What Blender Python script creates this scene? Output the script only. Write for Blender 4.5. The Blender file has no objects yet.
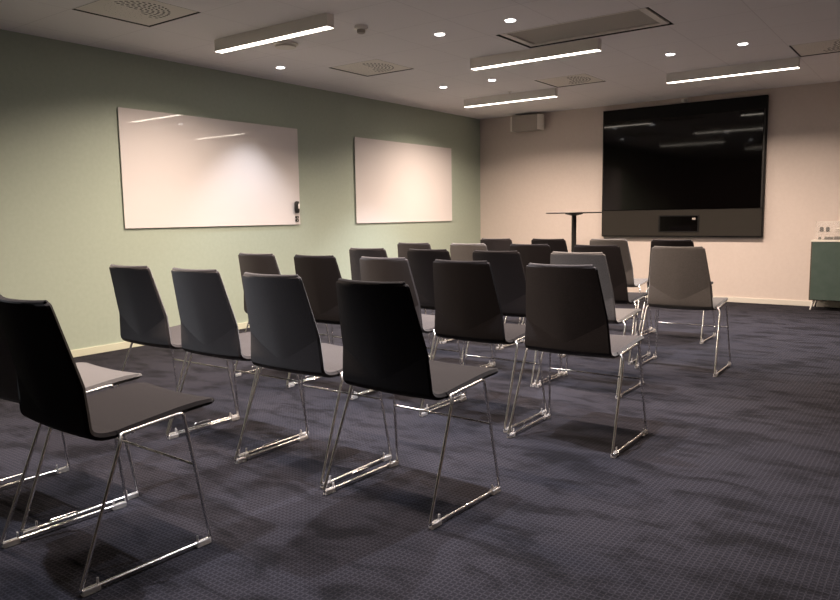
import bpy, bmesh, math, random
from math import sin, cos, pi, radians
from mathutils import Vector, Matrix
sc = bpy.context.scene
C = sc.collection
R = random.Random(7)

# ------------------------------------------------------------------ camera
CAM = (5.8378, 0.0, 1.12)
yaw, pitch, roll = 0.63273, -0.114786, -0.014875
F = Vector((-sin(yaw)*cos(pitch), cos(yaw)*cos(pitch), sin(pitch)))
r0 = F.cross(Vector((0, 0, 1))).normalized(); u0 = r0.cross(F)
r1 = r0*cos(roll) + u0*sin(roll); u1 = -r0*sin(roll) + u0*cos(roll)
cd = bpy.data.cameras.new('camera'); cam = bpy.data.objects.new('camera', cd); C.objects.link(cam)
cam.matrix_world = Matrix(((r1.x, u1.x, -F.x, CAM[0]), (r1.y, u1.y, -F.y, CAM[1]), (r1.z, u1.z, -F.z, CAM[2]), (0, 0, 0, 1)))
cd.sensor_width = 36; cd.lens = 724.63*36/840; cd.clip_start = 0.05
sc.camera = cam
# ------------------------------------------------------------------ light levels
W = bpy.data.worlds.new('dark_world'); sc.world = W; W.use_nodes = True
W.node_tree.nodes['Background'].inputs[0].default_value = (0.02, 0.02, 0.022, 1)
W.node_tree.nodes['Background'].inputs[1].default_value = 0.2
LIN_W = 50.0; LIN_COL = (1.0, 0.79, 0.64); LIN_EMIT = 8.0
DL_W = 145.0; DL_COL = (0.92, 0.93, 1.0); DL_EMIT = 6.0
sc.view_settings.view_transform = 'Standard'; sc.view_settings.look = 'None'
sc.view_settings.exposure = 0.74; sc.view_settings.gamma = 1
sc.view_settings.use_curve_mapping = False
sc.cycles.use_denoising = True
sc.cycles.max_bounces = 8
sc.cycles.sample_clamp_indirect = 6

D = 9.557; H = 2.559; X1 = 8.4; Y0 = -2.4

# ------------------------------------------------------------------ materials
def mat(name, col, rough=0.5, metal=0.0, **k):
    m = bpy.data.materials.new(name); m.use_nodes = True
    b = m.node_tree.nodes['Principled BSDF']
    b.inputs['Base Color'].default_value = (*col, 1); b.inputs['Roughness'].default_value = rough
    b.inputs['Metallic'].default_value = metal
    for n, v in k.items(): b.inputs[n.replace('_', ' ')].default_value = v
    return m
def N(m, t, **k):
    n = m.node_tree.nodes.new(t)
    for a, v in k.items(): setattr(n, a, v)
    return n
def L(m, a, b): m.node_tree.links.new(a, b)
def bsdf(m): return m.node_tree.nodes['Principled BSDF']
def noise_col(m, c1, c2, scale, detail=4, bump=0.0, stretch=(1, 1, 1), lo=.35, hi=.65, bdist=.002):
    tc = N(m, 'ShaderNodeTexCoord'); mp = N(m, 'ShaderNodeMapping'); mp.inputs['Scale'].default_value = stretch
    L(m, tc.outputs['Object'], mp.inputs[0])
    no = N(m, 'ShaderNodeTexNoise'); no.inputs['Scale'].default_value = scale; no.inputs['Detail'].default_value = detail
    L(m, mp.outputs[0], no.inputs['Vector'])
    cr = N(m, 'ShaderNodeValToRGB'); cr.color_ramp.elements[0].position = lo; cr.color_ramp.elements[1].position = hi
    cr.color_ramp.elements[0].color = (*c1, 1); cr.color_ramp.elements[1].color = (*c2, 1)
    L(m, no.outputs[0], cr.inputs[0]); L(m, cr.outputs[0], bsdf(m).inputs['Base Color'])
    if bump:
        bp = N(m, 'ShaderNodeBump'); bp.inputs['Strength'].default_value = bump; bp.inputs['Distance'].default_value = bdist
        L(m, no.outputs[0], bp.inputs['Height']); L(m, bp.outputs[0], bsdf(m).inputs['Normal'])
    return m
def fabric(name, c, sheen=.3):
    m = mat(name, c, .95)
    bsdf(m).inputs['Sheen Weight'].default_value = sheen; bsdf(m).inputs['Sheen Roughness'].default_value = .5
    bsdf(m).inputs['Specular IOR Level'].default_value = .1
    return noise_col(m, tuple(x*.8 for x in c), tuple(x*1.2 for x in c), 260, 3, .5)
M = {}
M['green'] = noise_col(mat('green_wall_paint', (.4, .45, .36), .6), (.375, .44, .36), (.395, .46, .38), 30, 4, .05)
M['cream'] = noise_col(mat('cream_wall_paint', (.6, .55, .5), .6), (.645, .56, .51), (.665, .58, .53), 30, 4, .05)
M['dark_wall'] = mat('dark_wall_paint', (.22, .21, .20), .8)
M['trim'] = mat('white_trim_paint', (.68, .65, .58), .45)
M['trim_green'] = mat('pale_green_trim_paint', (.62, .64, .50), .45)
M['white_metal'] = mat('white_painted_metal', (.88, .84, .78), .5)
M['vent_plate'] = mat('grey_white_vent_plate', (.80, .76, .70), .6)
M['gap'] = mat('dark_recess', (.03, .028, .025), .8)
M['board'] = mat('glossy_white_glass', (.80, .76, .75), .35, Coat_Weight=1.0, Coat_Roughness=.02, Coat_IOR=1.7)
M['black_plastic'] = mat('black_plastic', (.012, .012, .012), .4)
M['black_metal'] = mat('black_powder_coat', (.012, .011, .010), .45)
M['bezel'] = mat('matte_black_bezel', (.005, .005, .005), .6, Specular_IOR_Level=.2)
M['screen'] = mat('black_screen_glass', (.002, .0015, .0015), .05, Specular_IOR_Level=.32)
M['speaker_cloth'] = noise_col(mat('brown_grille_cloth', (.02, .017, .013), .9), (.015, .0125, .0095), (.024, .020, .015), 400, 2, .3)
M['chrome'] = mat('polished_chrome', (.88, .86, .84), .24, 1.0)
M['clear'] = mat('clear_plastic', (.85, .83, .82), .15, Transmission_Weight=.6, IOR=1.45)
M['clear_sheet'] = mat('clear_acrylic_sheet', (.80, .76, .72), .1, Alpha=.12)
M['grey_fabric'] = fabric('grey_wool_fabric', (.076, .068, .064), .3)
M['dark_fabric'] = fabric('charcoal_wool_fabric', (.023, .0185, .0195), .25)
M['black_fabric'] = fabric('black_wool_fabric', (.0085, .0064, .0068), .08)
M['teal'] = noise_col(mat('green_laminate', (.055, .085, .072), .5), (.05, .08, .067), (.06, .09, .077), 12)
M['cab_side'] = mat('dark_bronze_edge', (.07, .055, .035), .5)
M['ac'] = noise_col(mat('grey_filter_mesh', (.45, .42, .38), .8), (.40, .37, .33), (.50, .47, .42), 500, 2)
M['speaker_grey'] = mat('grey_speaker_grille', (.42, .38, .34), .7)
def emis(name, col, s):
    m = mat(name, (1, 1, 1)); b = bsdf(m)
    b.inputs['Emission Color'].default_value = (*col, 1); b.inputs['Emission Strength'].default_value = s
    return m
M['lin'] = emis('warm_lamp_diffuser', (1.0, .88, .74), LIN_EMIT)
M['dl'] = emis('cool_lamp_diffuser', (1.0, .96, .96), DL_EMIT)

# carpet: fine grid of pale stitches over dark pile, with brushed and worn marks
def carpet():
    m = mat('patterned_carpet', (.03, .03, .04), .95); b = bsdf(m)
    b.inputs['Specular IOR Level'].default_value = .06; b.inputs['Sheen Weight'].default_value = .02
    tc = N(m, 'ShaderNodeTexCoord'); sp = N(m, 'ShaderNodeSeparateXYZ'); L(m, tc.outputs['Object'], sp.inputs[0])
    def math_(op, a, b_=None, c_=None):
        n = N(m, 'ShaderNodeMath', operation=op)
        for i, v in enumerate((a, b_, c_)):
            if v is None: continue
            if isinstance(v, (int, float)): n.inputs[i].default_value = v
            else: L(m, v, n.inputs[i])
        return n.outputs[0]
    def line(axis, other):
        t = math_('MULTIPLY', sp.outputs[axis], 1/.020)
        f = math_('ABSOLUTE', math_('SUBTRACT', math_('FRACT', t), .5))
        l = math_('SUBTRACT', 1, math_('SMOOTH_MIN', math_('MULTIPLY', f, 5.0), 1.0, .2))
        g = math_('FRACT', math_('MULTIPLY', sp.outputs[other], 1/.020))
        seg = math_('GREATER_THAN', math_('ABSOLUTE', math_('SUBTRACT', g, .5)), .13)
        return math_('MULTIPLY', math_('MAXIMUM', l, 0), math_('MULTIPLY_ADD', seg, .7, .3))
    ln = math_('MAXIMUM', line('X', 'Y'), line('Y', 'X'))
    fine = N(m, 'ShaderNodeTexNoise'); fine.inputs['Scale'].default_value = 190; fine.inputs['Detail'].default_value = 2
    L(m, tc.outputs['Object'], fine.inputs['Vector'])
    ln = math_('MULTIPLY', ln, math_('MULTIPLY_ADD', fine.outputs[0], 1.3, .2))
    big = N(m, 'ShaderNodeTexNoise'); big.inputs['Scale'].default_value = 3.3; big.inputs['Detail'].default_value = 7; big.inputs['Roughness'].default_value = .62
    big.inputs['Distortion'].default_value = .4
    mp = N(m, 'ShaderNodeMapping'); mp.inputs['Scale'].default_value = (1.0, 2.1, 1); mp.inputs['Rotation'].default_value = (0, 0, .35)
    L(m, tc.outputs['Object'], mp.inputs[0]); L(m, mp.outputs[0], big.inputs['Vector'])
    cr = N(m, 'ShaderNodeValToRGB'); e = cr.color_ramp.elements
    e[0].position = .38; e[0].color = (.50, .50, .50, 1); e[1].position = .53; e[1].color = (1.15, 1.15, 1.15, 1); 
    L(m, big.outputs[0], cr.inputs[0])
    mix = N(m, 'ShaderNodeMix', data_type='RGBA'); L(m, ln, mix.inputs[0])
    mix.inputs[6].default_value = (.0145, .0142, .0190, 1); mix.inputs[7].default_value = (.040, .0380, .0480, 1)
    mm = N(m, 'ShaderNodeMix', data_type='RGBA', blend_type='MULTIPLY'); mm.inputs[0].default_value = 1
    L(m, mix.outputs[2], mm.inputs[6]); L(m, cr.outputs[0], mm.inputs[7])
    L(m, mm.outputs[2], b.inputs['Base Color'])
    bp = N(m, 'ShaderNodeBump'); bp.inputs['Strength'].default_value = .6; bp.inputs['Distance'].default_value = .004
    L(m, math_('ADD', fine.outputs[0], ln), bp.inputs['Height']); L(m, bp.outputs[0], b.inputs['Normal'])
    return m
M['carpet'] = carpet()
def ceiling_mat():
    m = mat('ceiling_tile', (.5, .47, .46), .9); b = bsdf(m)
    tc = N(m, 'ShaderNodeTexCoord'); mp = N(m, 'ShaderNodeMapping'); mp.inputs['Location'].default_value = (-.895, -3.365, 0)
    L(m, tc.outputs['Object'], mp.inputs[0])
    br = N(m, 'ShaderNodeTexBrick'); br.offset = 0; br.inputs['Scale'].default_value = 1
    br.inputs['Brick Width'].default_value = .615; br.inputs['Row Height'].default_value = .615
    br.inputs['Mortar Size'].default_value = .0025; br.inputs['Mortar Smooth'].default_value = .1
    br.inputs['Color1'].default_value = (.88, .85, .86, 1); br.inputs['Color2'].default_value = (.89, .86, .87, 1)
    br.inputs['Mortar'].default_value = (.70, .67, .68, 1)
    L(m, mp.outputs[0], br.inputs['Vector']); L(m, br.outputs[0], b.inputs['Base Color'])
    return m
M['ceiling'] = ceiling_mat()

# ------------------------------------------------------------------ helpers
def obj(name, bm, m, parent=None, smooth=False, sharp=None):
    me = bpy.data.meshes.new(name)
    bmesh.ops.recalc_face_normals(bm, faces=bm.faces)
    if smooth:
        ang = sharp if sharp else radians(40)
        for f in bm.faces: f.smooth = True
        for e in bm.edges:
            if len(e.link_faces) == 2 and e.calc_face_angle(0) > ang: e.smooth = False
    bm.to_mesh(me); bm.free()
    for x in (m if isinstance(m, (list, tuple)) else [m]): me.materials.append(x)
    o = bpy.data.objects.new(name, me); C.objects.link(o)
    if parent: o.parent = parent
    return o
def tag(o, label, cat, group=None, kind=None):
    o['label'] = label; o['category'] = cat
    if group: o['group'] = group
    if kind: o['kind'] = kind
    return o
def thing(name, label, cat, loc, rz=0, group=None):
    o = bpy.data.objects.new(name, None); C.objects.link(o)
    o.location = loc; o.rotation_euler = (0, 0, rz); o.empty_display_size = .1
    return tag(o, label, cat, group)
def struct(name, bm, m):
    o = obj(name, bm, m); o['kind'] = 'structure'; return o
def box(bm, x0, x1, y0, y1, z0, z1, bev=0, mi=0):
    r = bmesh.ops.create_cube(bm, size=1)
    vs = r['verts']
    for v in vs:
        v.co = Vector(((x0+x1)/2 + v.co.x*(x1-x0), (y0+y1)/2 + v.co.y*(y1-y0), (z0+z1)/2 + v.co.z*(z1-z0)))
    fs = set(f for v in vs for f in v.link_faces)
    for f in fs: f.material_index = mi
    if bev:
        es = list(set(e for v in vs for e in v.link_edges))
        bmesh.ops.bevel(bm, geom=es, offset=bev, segments=2, affect='EDGES', profile=.6)
    return bm
def cyl(bm, x, y, z0, z1, r, n=24, r2=None, mi=0):
    res = bmesh.ops.create_cone(bm, cap_ends=True, segments=n, radius1=r, radius2=r if r2 is None else r2, depth=z1-z0)
    for v in res['verts']: v.co += Vector((x, y, (z0+z1)/2))
    for f in set(f for v in res['verts'] for f in v.link_faces): f.material_index = mi
def lathe(bm, prof, n=32, x=0, y=0):
    rings = []
    for r, z in prof:
        rings.append([bm.verts.new((x+r*cos(2*pi*i/n), y+r*sin(2*pi*i/n), z)) for i in range(n)])
    for a, b in zip(rings, rings[1:]):
        for i in range(n): bm.faces.new((a[i], a[(i+1) % n], b[(i+1) % n], b[i]))
    bm.faces.new(rings[0]); bm.faces.new(rings[-1])
def fillet(pts, r, seg=5):
    pts = [Vector(p) for p in pts]; out = [pts[0]]
    for i in range(1, len(pts)-1):
        p = pts[i]; a = (pts[i-1]-p); b = (pts[i+1]-p); d = min(r, a.length*.45, b.length*.45)
        A = p+a.normalized()*d; B = p+b.normalized()*d
        for k in range(seg+1):
            t = k/seg; out.append(A*(1-t)**2 + p*2*t*(1-t) + B*t*t)
    out.append(pts[-1]); return out
def tube(bm, pts, r, n=8, closed=False):
    pts = [Vector(p) for p in pts]; rings = []; up = None
    K = len(pts)
    for i in range(K):
        if closed: t = (pts[(i+1) % K]-pts[i-1]).normalized()
        else: t = (pts[min(i+1, K-1)]-pts[max(i-1, 0)]).normalized()
        if up is None:
            up = Vector((0, 0, 1)) if abs(t.z) < .9 else Vector((1, 0, 0))
        s = t.cross(up).normalized(); up = s.cross(t).normalized()
        rings.append([bm.verts.new(pts[i]+(s*cos(2*pi*k/n)+up*sin(2*pi*k/n))*r) for k in range(n)])
    rr = list(zip(rings, rings[1:])) + ([(rings[-1], rings[0])] if closed else [])
    for a, b in rr:
        for k in range(n): bm.faces.new((a[k], a[(k+1) % n], b[(k+1) % n], b[k]))
    if not closed: bm.faces.new(rings[0]); bm.faces.new(rings[-1])
    return bm
def copy_tree(o, parent=None):
    c = o.copy(); C.objects.link(c)
    if parent: c.parent = parent
    for ch in o.children: copy_tree(ch, c)
    return c

# ------------------------------------------------------------------ the room
bm = bmesh.new(); box(bm, -.15, X1+.15, Y0-.15, D+.15, -.1, 0); struct('floor', bm, M['carpet'])
bm = bmesh.new(); box(bm, -.12, 0, Y0, D+.12, 0, H+.1); struct('wall_left', bm, M['green'])
bm = bmesh.new(); box(bm, 0, X1, D, D+.12, 0, H+.1); struct('wall_back', bm, M['cream'])
bm = bmesh.new(); box(bm, X1, X1+.12, Y0, D+.12, 0, H+.1); struct('wall_right', bm, M['cream'])
bm = bmesh.new(); box(bm, -.12, X1+.12, Y0-.12, Y0, 0, H+.1); struct('wall_front', bm, M['dark_wall'])
bm = bmesh.new(); box(bm, 0, .014, Y0, D-.014, 0, .062, .003); struct('baseboard_left', bm, M['trim_green'])
bm = bmesh.new(); box(bm, 0, X1, D-.014, D, 0, .062, .003); struct('baseboard_back', bm, M['trim'])
VENTS = [(.90, 2.76, .615, .6), (.885, 5.31, .605, .585), (2.105, 7.225, .585, .58), (4.59, 7.225, .6, .59)]
AC = (2.785, 5.24, 1.24, .595)
holes = [(a, b, a+c, b+d) for a, b, c, d in VENTS+[AC]]
xs = sorted(set([-.12, X1+.12]+[h[0] for h in holes]+[h[2] for h in holes]))
ys = sorted(set([Y0-.12, D+.12]+[h[1] for h in holes]+[h[3] for h in holes]))
bm = bmesh.new(); vd = {}
def gv(x, y):
    if (x, y) not in vd: vd[(x, y)] = bm.verts.new((x, y, H))
    return vd[(x, y)]
for xa, xb in zip(xs, xs[1:]):
    for ya, yb in zip(ys, ys[1:]):
        mx, my = (xa+xb)/2, (ya+yb)/2
        if any(h[0] < mx < h[2] and h[1] < my < h[3] for h in holes): continue
        bm.faces.new((gv(xa, ya), gv(xa, yb), gv(xb, yb), gv(xb, ya)))
ext = bmesh.ops.extrude_face_region(bm, geom=bm.faces[:])
for v in [g for g in ext['geom'] if isinstance(g, bmesh.types.BMVert)]: v.co.z += .05
struct('ceiling', bm, M['ceiling'])

# ------------------------------------------------------------------ ceiling fittings
def vent(spec, label):
    x, y, w, d = spec
    t = thing('ceiling_vent', label, 'vent', (x+w/2, y+d/2, H), 0, 'square perforated air vents in the ceiling')
    bm = bmesh.new(); g = .012; hw, hd = w/2, d/2
    for a in ((-hw, -hw+.004, -hd, hd), (hw-.004, hw, -hd, hd), (-hw+.004, hw-.004, -hd, -hd+.004), (-hw+.004, hw-.004, hd-.004, hd)):
        box(bm, *a, 0.0, .075)
    box(bm, -hw, hw, -hd, hd, .075, .08)
    obj('recess_frame', bm, M['gap'], t)
    bm = bmesh.new()
    box(bm, -hw+.010, hw-.010, -hd+.010, hd-.010, .005, .02, .002)
    # perforation: rings of oblong slots, larger on one half, as on a swirl plate
    for ring in range(1, 7):
        r = .035*ring; n = int(6*ring)
        for k in range(n):
            a = 2*pi*k/n + ring*.2
            big = cos(a-.35) > -.15
            l, ww = (.027, .016) if big else (.005, .003)
            c = Vector((r*cos(a), r*sin(a), .0046)); ta = a+pi/2+.5
            ex = Vector((cos(ta), sin(ta), 0)); ey = Vector((-sin(ta), cos(ta), 0))
            vs = [bm.verts.new(c+ex*l*.5*cos(q)+ey*ww*.5*sin(q)) for q in [2*pi*j/8 for j in range(8)]]
            f = bm.faces.new(vs); f.material_index = 1
            lo = [bm.verts.new(v.co+Vector((0, 0, .0008))) for v in vs]
            for j in range(8): bm.faces.new((vs[j], vs[(j+1) % 8], lo[(j+1) % 8], lo[j])).material_index = 1
    obj('perforated_plate', bm, [M['vent_plate'], M['gap']], t)
for s, l in zip(VENTS, ('square perforated ceiling vent above the large whiteboard, cut by the top of the photo',
                        'square perforated ceiling vent near the green wall, just beyond the smoke detector',
                        'square perforated ceiling vent between the air unit and the corner lamp',
                        'square perforated ceiling vent cut by the right edge of the photo')):
    vent(s, l)
x, y, w, d = AC
t = thing('ceiling_air_unit', 'long rectangular recessed ceiling air unit with grey mesh panel and pale rim', 'air conditioner', (x+w/2, y+d/2, H))
bm = bmesh.new(); hw, hd = w/2, d/2
for a in ((-hw, -hw+.005, -hd, hd), (hw-.005, hw, -hd, hd), (-hw+.005, hw-.005, -hd, -hd+.005), (-hw+.005, hw-.005, hd-.005, hd)): box(bm, *a, 0, .1)
box(bm, -hw, hw, -hd, hd, .1, .105)
obj('recess_frame', bm, M['gap'], t)
bm = bmesh.new(); rw = .055
for a in ((-hw+.02, -hw+.02+rw, -hd+.02, hd-.02), (hw-.032-rw, hw-.032, -hd+.02, hd-.02), (-hw+.02+rw, hw-.032-rw, -hd+.02, -hd+.05), (-hw+.02+rw, hw-.032-rw, hd-.06, hd-.02)): box(bm, *a, .006, .03, .002)
obj('rim', bm, M['vent_plate'], t)
bm = bmesh.new(); box(bm, -hw+.02+rw, hw-.032-rw, -hd+.05, hd-.06, .018, .028); obj('mesh_panel', bm, M['ac'], t)
bm = bmesh.new()
for k in range(2): box(bm, hw-.028+k*.012, hw-.024+k*.012, -hd+.03, hd-.03, .012, .045)
obj('louvre', bm, M['gap'], t)

def linear(x, y, label, ln=1.238):
    t = thing('linear_ceiling_lamp', label, 'lamp', (x+ln/2, y, H), 0, 'linear box lamps on the ceiling')
    hh = .092; hw = .036
    bm = bmesh.new()
    box(bm, -ln/2, ln/2, -hw, -hw+.003, -hh, 0); box(bm, -ln/2, ln/2, hw-.003, hw, -hh, 0)
    box(bm, -ln/2, -ln/2+.003, -hw+.003, hw-.003, -hh, 0); box(bm, ln/2-.003, ln/2, -hw+.003, hw-.003, -hh, 0)
    box(bm, -ln/2+.003, ln/2-.003, -hw+.003, hw-.003, -.012, 0)
    obj('housing', bm, M['white_metal'], t)
    bm = bmesh.new(); box(bm, -ln/2+.003, ln/2-.003, -hw+.003, hw-.003, -hh-.001, -hh+.01); obj('diffuser', bm, M['lin'], t)
    ld = bpy.data.lights.new('lamp_light', 'AREA'); ld.shape = 'RECTANGLE'; ld.size = ln-.02; ld.size_y = .06
    ld.energy = LIN_W; ld.color = LIN_COL; ld.spread = radians(152)
    lo = bpy.data.objects.new('lamp_light', ld); C.objects.link(lo); lo.parent = t; lo.location = (0, 0, -hh-.006)
    return t
linear(.95, 3.95, 'large-looking linear box lamp on the ceiling nearest the camera, above the large whiteboard')
linear(2.16, 5.895, 'linear box lamp on the ceiling beside the long recessed air unit')
linear(.84, 7.835, 'linear box lamp on the ceiling in front of the wall speaker, near the corner')
linear(3.345, 7.835, 'linear box lamp on the ceiling in front of the big wall screen')
linear(3.37, 3.95, 'linear box lamp outside the frame, over the chairs at the right')
linear(2.14, 1.98, 'linear box lamp outside the frame, above the second row of chairs')

def downlight(x, y, label, power=1.0, cone=90):
    t = thing('recessed_downlight', label, 'lamp', (x, y, H), 0, 'small round downlights in the ceiling')
    bm = bmesh.new(); lathe(bm, [(.036, -.001), (.046, -.004), (.046, 0), (.036, 0)], 24); obj('trim_ring', bm, M['white_metal'], t, True)
    bm = bmesh.new(); cyl(bm, 0, 0, -.006, -.002, .037, 24); obj('lens', bm, M['dl'], t)
    ld = bpy.data.lights.new('spot_light', 'SPOT'); ld.energy = DL_W*power; ld.color = DL_COL
    ld.spot_size = radians(cone); ld.spot_blend = .7; ld.shadow_soft_size = .022
    lo = bpy.data.objects.new('spot_light', ld); C.objects.link(lo); lo.parent = t; lo.location = (0, 0, -.045)
for x, y, l in [(.553, 5.0, 'round downlight in the ceiling nearest the green wall, washing the large whiteboard'),
                (2.46, 4.925, 'round downlight in the ceiling, left one of the nearest pair'),
                (3.10, 4.92, 'round downlight in the ceiling just left of the recessed air unit'),
                (1.14, 6.91, 'round downlight in the ceiling between the corner lamp and green wall'),
                (1.773, 6.906, 'round downlight in the ceiling just under the lamp beside the air unit'),
                (3.67, 6.88, 'round downlight in the ceiling directly above the screen, left one of the right-hand pair'),
                (4.29, 6.88, 'rightmost round downlight in the ceiling'),
                (2.46, 2.98, 'round downlight outside the frame above the left end of the second row'), (3.67, 2.98, 'round downlight outside the frame above the middle of the third row'),
                (4.29, 2.98, 'round downlight outside the frame above the chair with the bright top edge'),
                (3.1, 1.03, 'round downlight outside the frame above the nearest chairs')]:
    downlight(x, y, l, .33 if x < .6 else 1.0, 84 if x < .6 else 88)

t = thing('smoke_detector', 'small round white smoke detector on the ceiling beside the nearest linear lamp', 'smoke detector', (2.138, 4.343, H))
bm = bmesh.new(); lathe(bm, [(.048, 0), (.052, -.006), (.052, -.02), (.046, -.026)], 28); obj('base', bm, M['white_metal'], t, True)
bm = bmesh.new(); lathe(bm, [(.030, -.026), (.032, -.034), (.030, -.05), (.020, -.056), (.004, -.057)], 28); obj('sensor_head', bm, M['speaker_grey'], t, True)
t = thing('round_ceiling_outlet', 'flat round white ceiling outlet partly hidden behind the nearest linear lamp', 'vent', (1.30, 4.36, H))
bm = bmesh.new(); lathe(bm, [(.09, 0), (.105, -.006), (.105, -.014), (.09, -.02)], 36); obj('outlet_ring', bm, M['white_metal'], t, True)
bm = bmesh.new(); lathe(bm, [(.060, -.02), (.085, -.028), (.085, -.034), (.03, -.036)], 36); obj('outlet_disc', bm, M['vent_plate'], t, True)
for x, y, l in ((1.55, 7.69, 'tiny ceiling sprinkler head near the corner lamp'), (4.25, 8.3, 'tiny ceiling sprinkler head behind the lamp in front of the screen')):
    t = thing('sprinkler_head', l, 'sprinkler', (x, y, H), 0, 'tiny sprinkler heads')
    bm = bmesh.new(); lathe(bm, [(.028, 0), (.030, -.003), (.022, -.006)], 20); obj('cover_ring', bm, M['vent_plate'], t, True)
    bm = bmesh.new(); lathe(bm, [(.008, -.006), (.008, -.02), (.014, -.022), (.014, -.024)], 14); obj('deflector', bm, M['chrome'], t, True)
t = thing('wall_sensor', 'tiny white sensor on the wall just above the big screen', 'sensor', (3.03, D, 2.515))
bm = bmesh.new(); box(bm, -.03, .03, -.012, 0, -.03, .03, .004); obj('mounting_plate', bm, M['white_metal'], t)
bm = bmesh.new(); box(bm, -.018, .018, -.12, -.012, -.022, .012, .006); obj('sensor_body', bm, M['white_metal'], t)

# ------------------------------------------------------------------ whiteboards
def board(y0, y1, z0, z1, label):
    t = thing('whiteboard', label, 'whiteboard', (0, (y0+y1)/2, z0), 0, 'glass whiteboards on the green wall')
    bm = bmesh.new(); box(bm, .012, .02, -(y1-y0)/2, (y1-y0)/2, 0, z1-z0, .0015); obj('glass_panel', bm, M['board'], t)
    for sy in (-1, 1):
        for z in (.15, z1-z0-.15): bm = bmesh.new(); box(bm, 0, .012, sy*((y1-y0)/2-.18)-.03, sy*((y1-y0)/2-.18)+.03, z-.03, z+.03); obj('wall_mount', bm, M['black_metal'], t)
    return t
board(3.607, 5.722, 1.053, 2.088, 'large glossy white glass board with eraser at its corner on the green wall')
board(6.664, 8.744, 1.048, 2.075, 'plain white glass board farther along the green wall, nearer the corner')
t = thing('board_eraser', 'small oval black and white eraser stuck on the corner of the large whiteboard', 'eraser', (.021, 5.655, 1.175))
bm = bmesh.new(); lathe(bm, [(.010, 0), (.03, .006), (.034, .03), (.034, .10), (.028, .125), (.010, .13)], 24)
for v in bm.verts: v.co.x = .022+v.co.x*.6
obj('eraser_body', bm, M['black_plastic'], t, True)
bm = bmesh.new(); lathe(bm, [(.004, 0), (.014, .006), (.015, .04), (.008, .06)], 16)
for v in bm.verts: v.co = Vector((.038+v.co.x*.5, v.co.y+.012, v.co.z+.045))
obj('grip', bm, M['white_metal'], t, True)
for k, zz in ((0, 1.118), (1, 1.083)):
    t = thing('board_magnet', ('small black square magnet directly under the board eraser', 'small black square magnet, lowest at the corner of the large whiteboard')[k], 'magnet', (.021, 5.665, zz), 0, 'black magnets on the whiteboard')
    bm = bmesh.new(); box(bm, 0, .012, -.022, .022, 0, .028, .003); obj('magnet_cap', bm, M['black_plastic'], t)
    bm = bmesh.new(); box(bm, .012, .0135, -.005, .005, .010, .018); obj('centre_dot', bm, M['white_metal'], t)

# ------------------------------------------------------------------ wall screen
x0, x1, z0, z1 = 1.972, 3.998, .812, 2.485; yb = D; yf = D-.08
t = thing('wall_display', 'big black glossy display with speaker bar mounted on the cream back wall', 'screen', ((x0+x1)/2, D, z0))
cx = (x0+x1)/2; hw = (x1-x0)/2; hh = z1-z0
def tb(name, m, a, b, y_0, y_1, c, d, bev=0, par=None):
    bm = bmesh.new(); box(bm, a-cx, b-cx, y_0-D, y_1-D, c-z0, d-z0, bev); return obj(name, bm, m, par or t)
tb('cabinet_body', M['bezel'], x0, x1, yf+.012, yb, z0, z1, .003)
tb('top_panel', M['bezel'], x0+.012, x1-.012, yf+.002, yf+.012, 2.325, z1-.01)
tb('glass_screen', M['screen'], x0+.02, x1-.035, yf, yf+.012, 1.165, 2.325, .001)
bar = tb('speaker_bar', M['speaker_cloth'], x0+.012, x1-.012, yf+.001, yf+.012, z0+.012, 1.155, .002)
tb('side_strip', M['black_metal'], x1-.03, x1-.012, yf, yf+.012, 1.165, 2.325)
bm = bmesh.new()
A_, B_, c_, d_ = 2.752-cx, 3.262-cx, .872-z0, 1.086-z0; f0 = yf-.004-D; f1 = yf-D
box(bm, A_, B_, f0, f1, c_, c_+.014); box(bm, A_, B_, f0, f1, d_-.014, d_); box(bm, A_, A_+.02, f0, f1, c_+.014, d_-.014); box(bm, B_-.02, B_, f0, f1, c_+.014, d_-.014)
obj('control_frame', bm, M['bezel'], bar)
bm = bmesh.new(); box(bm, A_+.02, B_-.02, f0+.002, f1, c_+.014, d_-.014); obj('control_window', bm, M['screen'], bar)
bm = bmesh.new(); box(bm, B_-.085, B_-.045, f0, f0+.002, d_-.06, d_-.035); obj('indicator', bm, M['speaker_grey'], bar)

# loudspeaker
t = thing('wall_speaker', 'grey box loudspeaker with rounded pale side high on back wall by the corner', 'speaker', (.855, D, 2.31))
bm = bmesh.new(); box(bm, -.20, .20, -.20, -.03, 0, .215, .012); obj('grille', bm, M['speaker_grey'], t, True)
n = 10
pts = [(.20, -.195)]+[(.20+.055*sin(pi*k/n), -.112-.083*cos(pi*k/n)) for k in range(1, n)]+[(.20, -.03)]
for sgn in (1, -1):
    bm = bmesh.new()
    lo = [bm.verts.new((sgn*p[0], p[1], .005)) for p in pts]; hi = [bm.verts.new((sgn*p[0], p[1], .21)) for p in pts]
    for i in range(len(pts)): j = (i+1) % len(pts); bm.faces.new((lo[i], lo[j], hi[j], hi[i]))
    bm.faces.new(lo); bm.faces.new(hi)
    obj('side_cap', bm, M['white_metal'], t, True)
bm = bmesh.new(); box(bm, -.05, .05, -.03, 0, .06, .15, .004); obj('wall_bracket', bm, M['white_metal'], t)

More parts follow.
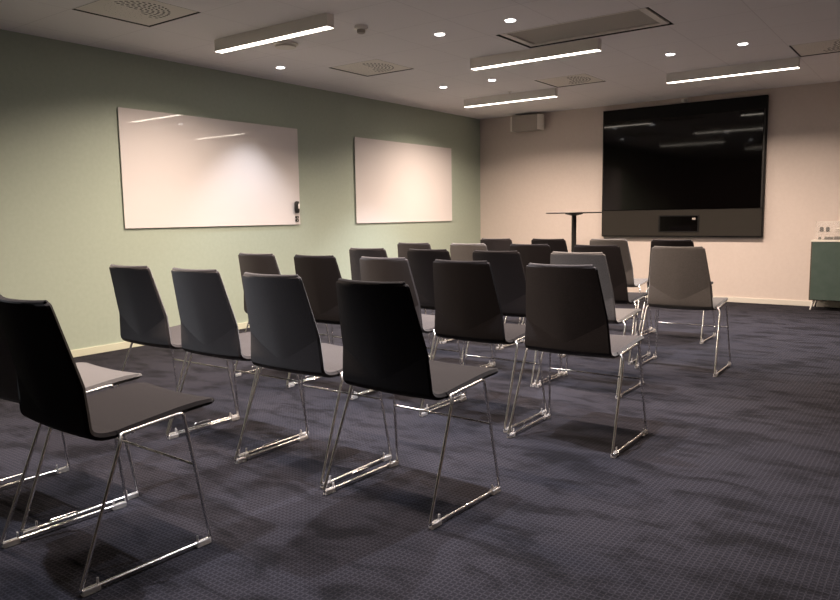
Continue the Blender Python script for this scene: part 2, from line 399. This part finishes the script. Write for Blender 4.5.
# ------------------------------------------------------------------ bar table
t = thing('bar_table', 'tall black round bar table with thin top beside the wall screen', 'table', (2.035, 8.45, 0))
bm = bmesh.new(); lathe(bm, [(.33, 1.128), (.345, 1.132), (.35, 1.138), (.345, 1.143), (.30, 1.144)], 48); obj('table_top', bm, M['black_metal'], t, True)
bm = bmesh.new(); lathe(bm, [(.030, .02), (.030, 1.10)], 24); obj('column', bm, M['black_metal'], t, True)
bm = bmesh.new(); lathe(bm, [(.11, 1.128), (.11, 1.12), (.03, 1.10)], 24); obj('mounting_plate', bm, M['black_metal'], t, True)
bm = bmesh.new(); lathe(bm, [(.24, 0), (.25, .004), (.245, .012), (.06, .022), (.03, .03)], 48); obj('base', bm, M['black_metal'], t, True)

# ------------------------------------------------------------------ cabinet
cx0 = 4.57; cw = 1.6; cy = 9.14
t = thing('sideboard', 'dark green sideboard with pale top on slim legs against the back wall', 'cabinet', (cx0+cw/2, (cy+D)/2, 0))
hw = cw/2; hd = (D-.016-cy)/2; oy = (cy+D-.016)/2-(cy+D)/2
bm = bmesh.new(); box(bm, -hw, hw, oy-hd+.02, oy+hd, .115, .774, .002); obj('carcass', bm, M['cab_side'], t)
for k in range(3):
    bm = bmesh.new(); a = -hw+.012+k*(cw-.024)/3
    box(bm, a+.002, a+(cw-.024)/3-.002, oy-hd, oy-hd+.019, .125, .769, .002); dd = obj('door', bm, M['teal'], t)
bm = bmesh.new(); box(bm, -hw-.002, hw+.002, oy-hd-.004, oy+hd, .774, .792, .002); obj('top', bm, M['trim'], t)
for sx in (-1, 1):
    for sy in (-1, 1):
        bm = bmesh.new(); tube(bm, [(sx*(hw-.05), oy+sy*(hd-.06), .115), (sx*(hw-.02), oy+sy*(hd-.03), 0.004)], .011); obj('leg', bm, M['chrome'], t, True)
t = thing('clear_organiser_box', 'clear plastic organiser box on top of the green sideboard', 'box', (4.78, 9.33, .792))
bm = bmesh.new(); a, b, h = .18, .10, .205
box(bm, -a, a, -b, b, 0, .004); box(bm, -a, a, -b, -b+.004, .004, h); box(bm, -a, a, b-.004, b, .004, h)
box(bm, -a, -a+.004, -b+.004, b-.004, .004, h); box(bm, a-.004, a, -b+.004, b-.004, .004, h); box(bm, -a+.004, a-.004, -b+.004, b-.004, .085, .089)
obj('tray_shell', bm, M['clear_sheet'], t)
g = 'small dark items in the clear box'
for k, (x, y, z, w, d, h, l) in enumerate([(-.125, -.06, .0895, .038, .03, .055, 'small dark block at left on the box shelf'), (-.065, -.06, .0895, .035, .03, .055, 'second small dark block on the box shelf'),
                                          (.06, -.06, .0895, .09, .03, .045, 'wide grey block at right on the box shelf'),
                                          (-.14, -.06, .0045, .03, .03, .03, 'little dark piece lowest at left in the clear box'), (-.05, -.06, .0045, .09, .03, .03, 'flat dark strip low in the middle of the clear box'), (.07, -.06, .0045, .14, .03, .034, 'long flat dark strip low at right in the clear box')]):
    t2 = thing('storage_item', l, 'stationery', (4.78+x, 9.33+y, .792+z), 0, g)
    bm = bmesh.new(); box(bm, -w/2, w/2, -d/2, d/2, 0, h*.8, .004); obj('item_body', bm, M['black_plastic'] if k != 2 else M['speaker_grey'], t2)
    bm = bmesh.new(); box(bm, -w/2+.003, w/2-.003, -d/2+.003, d/2-.003, h*.8, h, .002); obj('item_lid', bm, M['black_metal'] if k != 2 else M['vent_plate'], t2)

# ------------------------------------------------------------------ chairs
def hw_of(z):
    P = [(.447, .224), (.52, .218), (.66, .203), (.885, .173)]
    if z <= P[0][0]: return P[0][1]
    for (a, b), (c, d) in zip(P, P[1:]):
        if z <= c: return b+(d-b)*(z-a)/(c-a)
    return P[-1][1]
TOP = .883
def back_pt(u, s, flat=False):
    """outer (rear/under) surface. s: 0 top .. 1 crease .. 2 straight end .. 3 end of the bend under the seat"""
    au = abs(u); zc = .503+.115*math.sqrt(au*au+.008); ztop = TOP-.003*(1-u*u)
    dish = -.012*(1-u*u)
    ytop = .006-.016*(1-u*u)
    if s <= 1: z = ztop+(zc-ztop)*s; y = ytop+(.074-ytop)*s; w = hw_of(z); dd = dish
    elif s <= 2: z = zc+(.487-zc)*(s-1); y = .074+(.006)*(s-1)*1.0; w = hw_of(z); dd = dish
    else:
        t = s-2; a = t*pi/2*.93
        z = .487-.033*sin(a)+.010*t*t; y = .080+.085*(1-cos(a)); w = hw_of(z); dd = dish*(1-t)
        z -= .008*(1-u*u)*t
    # rounded upper corners
    d = (1-min(s, 1))*0+max(0, .014-(ztop-z))
    if d > 0 and not flat: w -= .014-math.sqrt(max(0, .014**2-d*d))
    return Vector((u*w, y+dd, z))
SEAT = [(.155, .4635), (.20, .4700), (.30, .4810), (.38, .4900), (.45, .4945), (.50, .4935), (.530, .4890)]
def seat_pt(u, s, flat=False):
    k = min(int(s), len(SEAT)-2); t = s-k
    y = SEAT[k][0]*(1-t)+SEAT[k+1][0]*t; z = SEAT[k][1]*(1-t)+SEAT[k+1][1]*t
    w = .226; d = max(0, y-.505)
    if d > 0 and not flat: w -= .026-math.sqrt(max(0, .026**2-d*d))
    fade = min(1, max(0, (y-.155)/.1))
    return Vector((u*w, y-.006*u*u*0, z-.008*(1-u*u)))
def shell(name, fn, stations, thick, m, parent, cap0, cap1, nu=18):
    bm = bmesh.new(); loops = []; eps = 1e-3
    smax = stations[-1]; smin = stations[0]
    def frame(u, s):
        p = fn(u, s)
        ds = fn(u, min(s+eps, smax), True)-fn(u, max(s-eps, smin), True); du = fn(min(u+.02, 1), s, True)-fn(max(u-.02, -1), s, True)
        n = ds.cross(du).normalized()
        ds.x *= .15; return p, n, ds.normalized()
    us = [-1+2*i/nu for i in range(nu+1)]; us[0] = -.985; us[-1] = .985
    us = [-.985, -.93]+us[1:-1]+[.93, .985]; us = sorted(set(round(x, 4) for x in us))
    for s in stations:
        th = thick(s); fr = [frame(u, s) for u in us]
        out = [p for p, n, d in fr]; inn = [p+n*th*sg for p, n, d in fr]
        lp = out+[(out[-1]+inn[-1])/2+Vector((th*.32, 0, 0))]+inn[::-1]+[(out[0]+inn[0])/2-Vector((th*.32, 0, 0))]
        loops.append((lp, [d for p, n, d in fr], th))
    nn = len(us)
    # round ends
    def endloop(lp, d, sign, th, sc_, push):
        o = lp[:nn]; i = lp[nn+1:2*nn+1][::-1]; mids = [(a+b)/2 for a, b in zip(o, i)]
        oo = [m_+(a-m_)*sc_+dd*sign*th*push for a, m_, dd in zip(o, mids, d)]
        ii = [m_+(a-m_)*sc_+dd*sign*th*push for a, m_, dd in zip(i, mids, d)]
        e1 = (oo[-1]+ii[-1])/2+(lp[nn]-(o[-1]+i[-1])/2)*sc_; e0 = (oo[0]+ii[0])/2+(lp[-1]-(o[0]+i[0])/2)*sc_
        return oo+[e1]+ii[::-1]+[e0]
    L_ = [l[0] for l in loops]
    if cap0: L_ = [endloop(loops[0][0], loops[0][1], -1, loops[0][2], .35, .42), endloop(loops[0][0], loops[0][1], -1, loops[0][2], .8, .26)]+L_
    if cap1: L_ = L_+[endloop(loops[-1][0], loops[-1][1], 1, loops[-1][2], .8, .26), endloop(loops[-1][0], loops[-1][1], 1, loops[-1][2], .35, .42)]
    rows = [[bm.verts.new(p) for p in lp] for lp in L_]; K = len(rows[0])
    for a, b in zip(rows, rows[1:]):
        for i in range(K): bm.faces.new((a[i], a[(i+1) % K], b[(i+1) % K], b[i]))
    for r in (rows[0], rows[-1]):
        for i in range(nn-1): 
            try: bm.faces.new((r[i], r[i+1], r[2*nn-i-1], r[2*nn-i]))
            except ValueError: pass
        bm.faces.new((r[nn-1], r[nn], r[nn+1])); bm.faces.new((r[2*nn], r[2*nn+1], r[0]))
    return obj(name, bm, m, parent, True, radians(15) if name == 'backrest' else radians(40))
sg = 1
def rod(name, pts, parent, r=.0060, m='chrome', n=10, fil=.02):
    bm = bmesh.new(); tube(bm, fillet(pts, fil), r, n); return obj(name, bm, M[m], parent, True)
def make_chair(fab):
    t = thing('conference_chair', 'x', 'chair', (0, 0, 0), 0, 'upholstered sled-base chairs in rows')
    st = [0, .02, .05, .1, .16, .3, .45, .6, .75, .88, .97, 1.0, 1.04, 1.3, 1.65, 2.0]+[2+k/9 for k in range(1, 10)]
    b = shell('backrest', back_pt, st, lambda s: .020+.004*min(1, max(0, s-.1)), fab, t, True, False)
    ss = [0, .3, .7, 1, 1.5, 2, 2.5, 3, 3.5, 4, 4.4, 4.8, 5.0, 5.2, 5.4, 5.6, 5.8, 5.95]
    s = shell('seat', seat_pt, ss, lambda q: .026-.008*max(0, (q-4)/2), fab, t, False, True)
    zf = .0135
    for sx in (-1, 1):
        rod('leg', [(sx*.272, -.006, zf), (sx*.2725, -.018, zf+.004), (sx*.256, .147, .430), (sx*.2385, .160, .4510), (sx*.2385, .170, .4530)], t).name = 'leg'
        rod('seat_rail', [(sx*.2385, .168, .4526), (sx*.2385, .355, .4690), (sx*.240, .366, .4690)], t, fil=.01)
        rod('leg', [(sx*.2395, .352, .4688), (sx*.2405, .384, .4715), (sx*.272, .447, zf+.006), (sx*.272, .438, zf)], t)
        rod('runner', [(sx*.272, -.008, zf), (sx*.272, .444, zf)], t)
        for yy in (.014, .415):
            bm = bmesh.new(); box(bm, sx*.272-.0105, sx*.272+.0105, yy-.028, yy+.028, 0.0005, .019, .003)
            box(bm, sx*.272-.004, sx*.272+.004, yy+(.020 if yy < .2 else -.024), yy+(.026 if yy < .2 else -.018), .019, .040, .0015)
            obj('floor_glide', bm, M['clear'], t)
    cb = lambda f: (.2405+(.272-.2405)*f, .382+(.447-.382)*f)
    xx, yy = cb((.4755-.286)/.458)
    rod('crossbar', [(-xx, yy, .286), (xx, yy, .286)], t, .0045)
    rod('seat_support', [(-.2385, .205, .4530), (-.225, .205, .4460), (.225, .205, .4460), (.2385, .205, .4530)], t, .006)
    bm = bmesh.new(); tube(bm, fillet([(-.272, .15, zf+.006), (-.272, .15, zf+.030), (-.272, .25, zf+.030), (-.272, .25, zf+.006)], .006), .0022, 6)
    obj('link_bracket', bm, M['chrome'], t, True)
    return t
protos = {'g': make_chair(M['grey_fabric']), 'd': make_chair(M['dark_fabric']), 'b': make_chair(M['black_fabric'])}
CH = [
 ('g', 2.935, 1.17, .0, 'grey chair cut off by the left edge, seat peeking out behind the nearest black chair'),
 ('b', 3.517, 1.077, -.03, 'black chair at lower left, nearest to the camera, its whole sled frame visible'),
 ('d', 2.345, 2.177, .0, 'charcoal chair below the left part of the large whiteboard, left end of the second row'),
 ('d', 2.918, 2.163, .0, 'charcoal chair with lavender-lit seat, second from left in the second row'),
 ('d', 3.506, 2.112, .0, 'charcoal chair with pinkish seat, just left of the large centre black chair'),
 ('b', 4.110, 2.055, -.040, 'large black chair at centre of the photo, right end of the second row'),
 ('d', 2.026, 3.325, .0, 'charcoal chair below the eraser corner of the large whiteboard'),
 ('b', 2.600, 3.299, .0, 'black chair standing under the gap between the two whiteboards'),
 ('d', 3.168, 3.288, .0, 'charcoal chair with grey-lit rim, just behind the large centre black chair'),
 ('b', 3.755, 3.213, -.010, 'black chair immediately right of the large centre black chair'),
 ('d', 4.360, 3.140, .000, 'charcoal chair with bright pale top edge and lavender seat, right end of third row'),
 ('d', 2.248, 4.227, .0, 'charcoal chair below the left edge of the far whiteboard, fourth row'),
 ('b', 2.824, 4.215, .0, 'black chair below the far whiteboard, second in the fourth row'),
 ('b', 3.403, 4.183, .0, 'black chair partly behind the bright-rimmed chair, on its left, fourth row'),
 ('g', 3.979, 4.187, .0, 'brownish grey chair directly behind the chair with the bright top edge'),
 ('d', 1.970, 5.193, .0, 'charcoal chair below the middle of the far whiteboard, left end of fifth row'),
 ('g', 2.535, 5.206, .0, 'grey chair with pale top edge just left of the room corner'),
 ('b', 3.109, 5.221, .0, 'black chair left of the bar table column, middle of the fifth row'),
 ('b', 3.682, 5.202, .0, 'black chair just right of the bar table column, fourth in the fifth row'),
 ('g', 4.312, 5.110, .015, 'light brownish grey chair standing clear under the screen, its full back visible'),
 ('d', 2.120, 6.385, .0, 'charcoal chair at the left end of the farthest row, by the room corner'),
 ('b', 2.695, 6.396, .0, 'black chair in the farthest row, left of the bar table column'),
 ('g', 3.280, 6.443, .0, 'light grey chair in the farthest row, below the left edge of the screen'),
 ('b', 3.885, 6.362, .0, 'black chair in the farthest row, mostly hidden behind the clear-standing grey chair'),
]
used = set()
for c, x, y, r, l in CH:
    src = protos[c]
    if c in used: o = copy_tree(src)
    else: o = src; used.add(c)
    o.location = (x, y, 0); o.rotation_euler = (0, 0, r); o['label'] = l
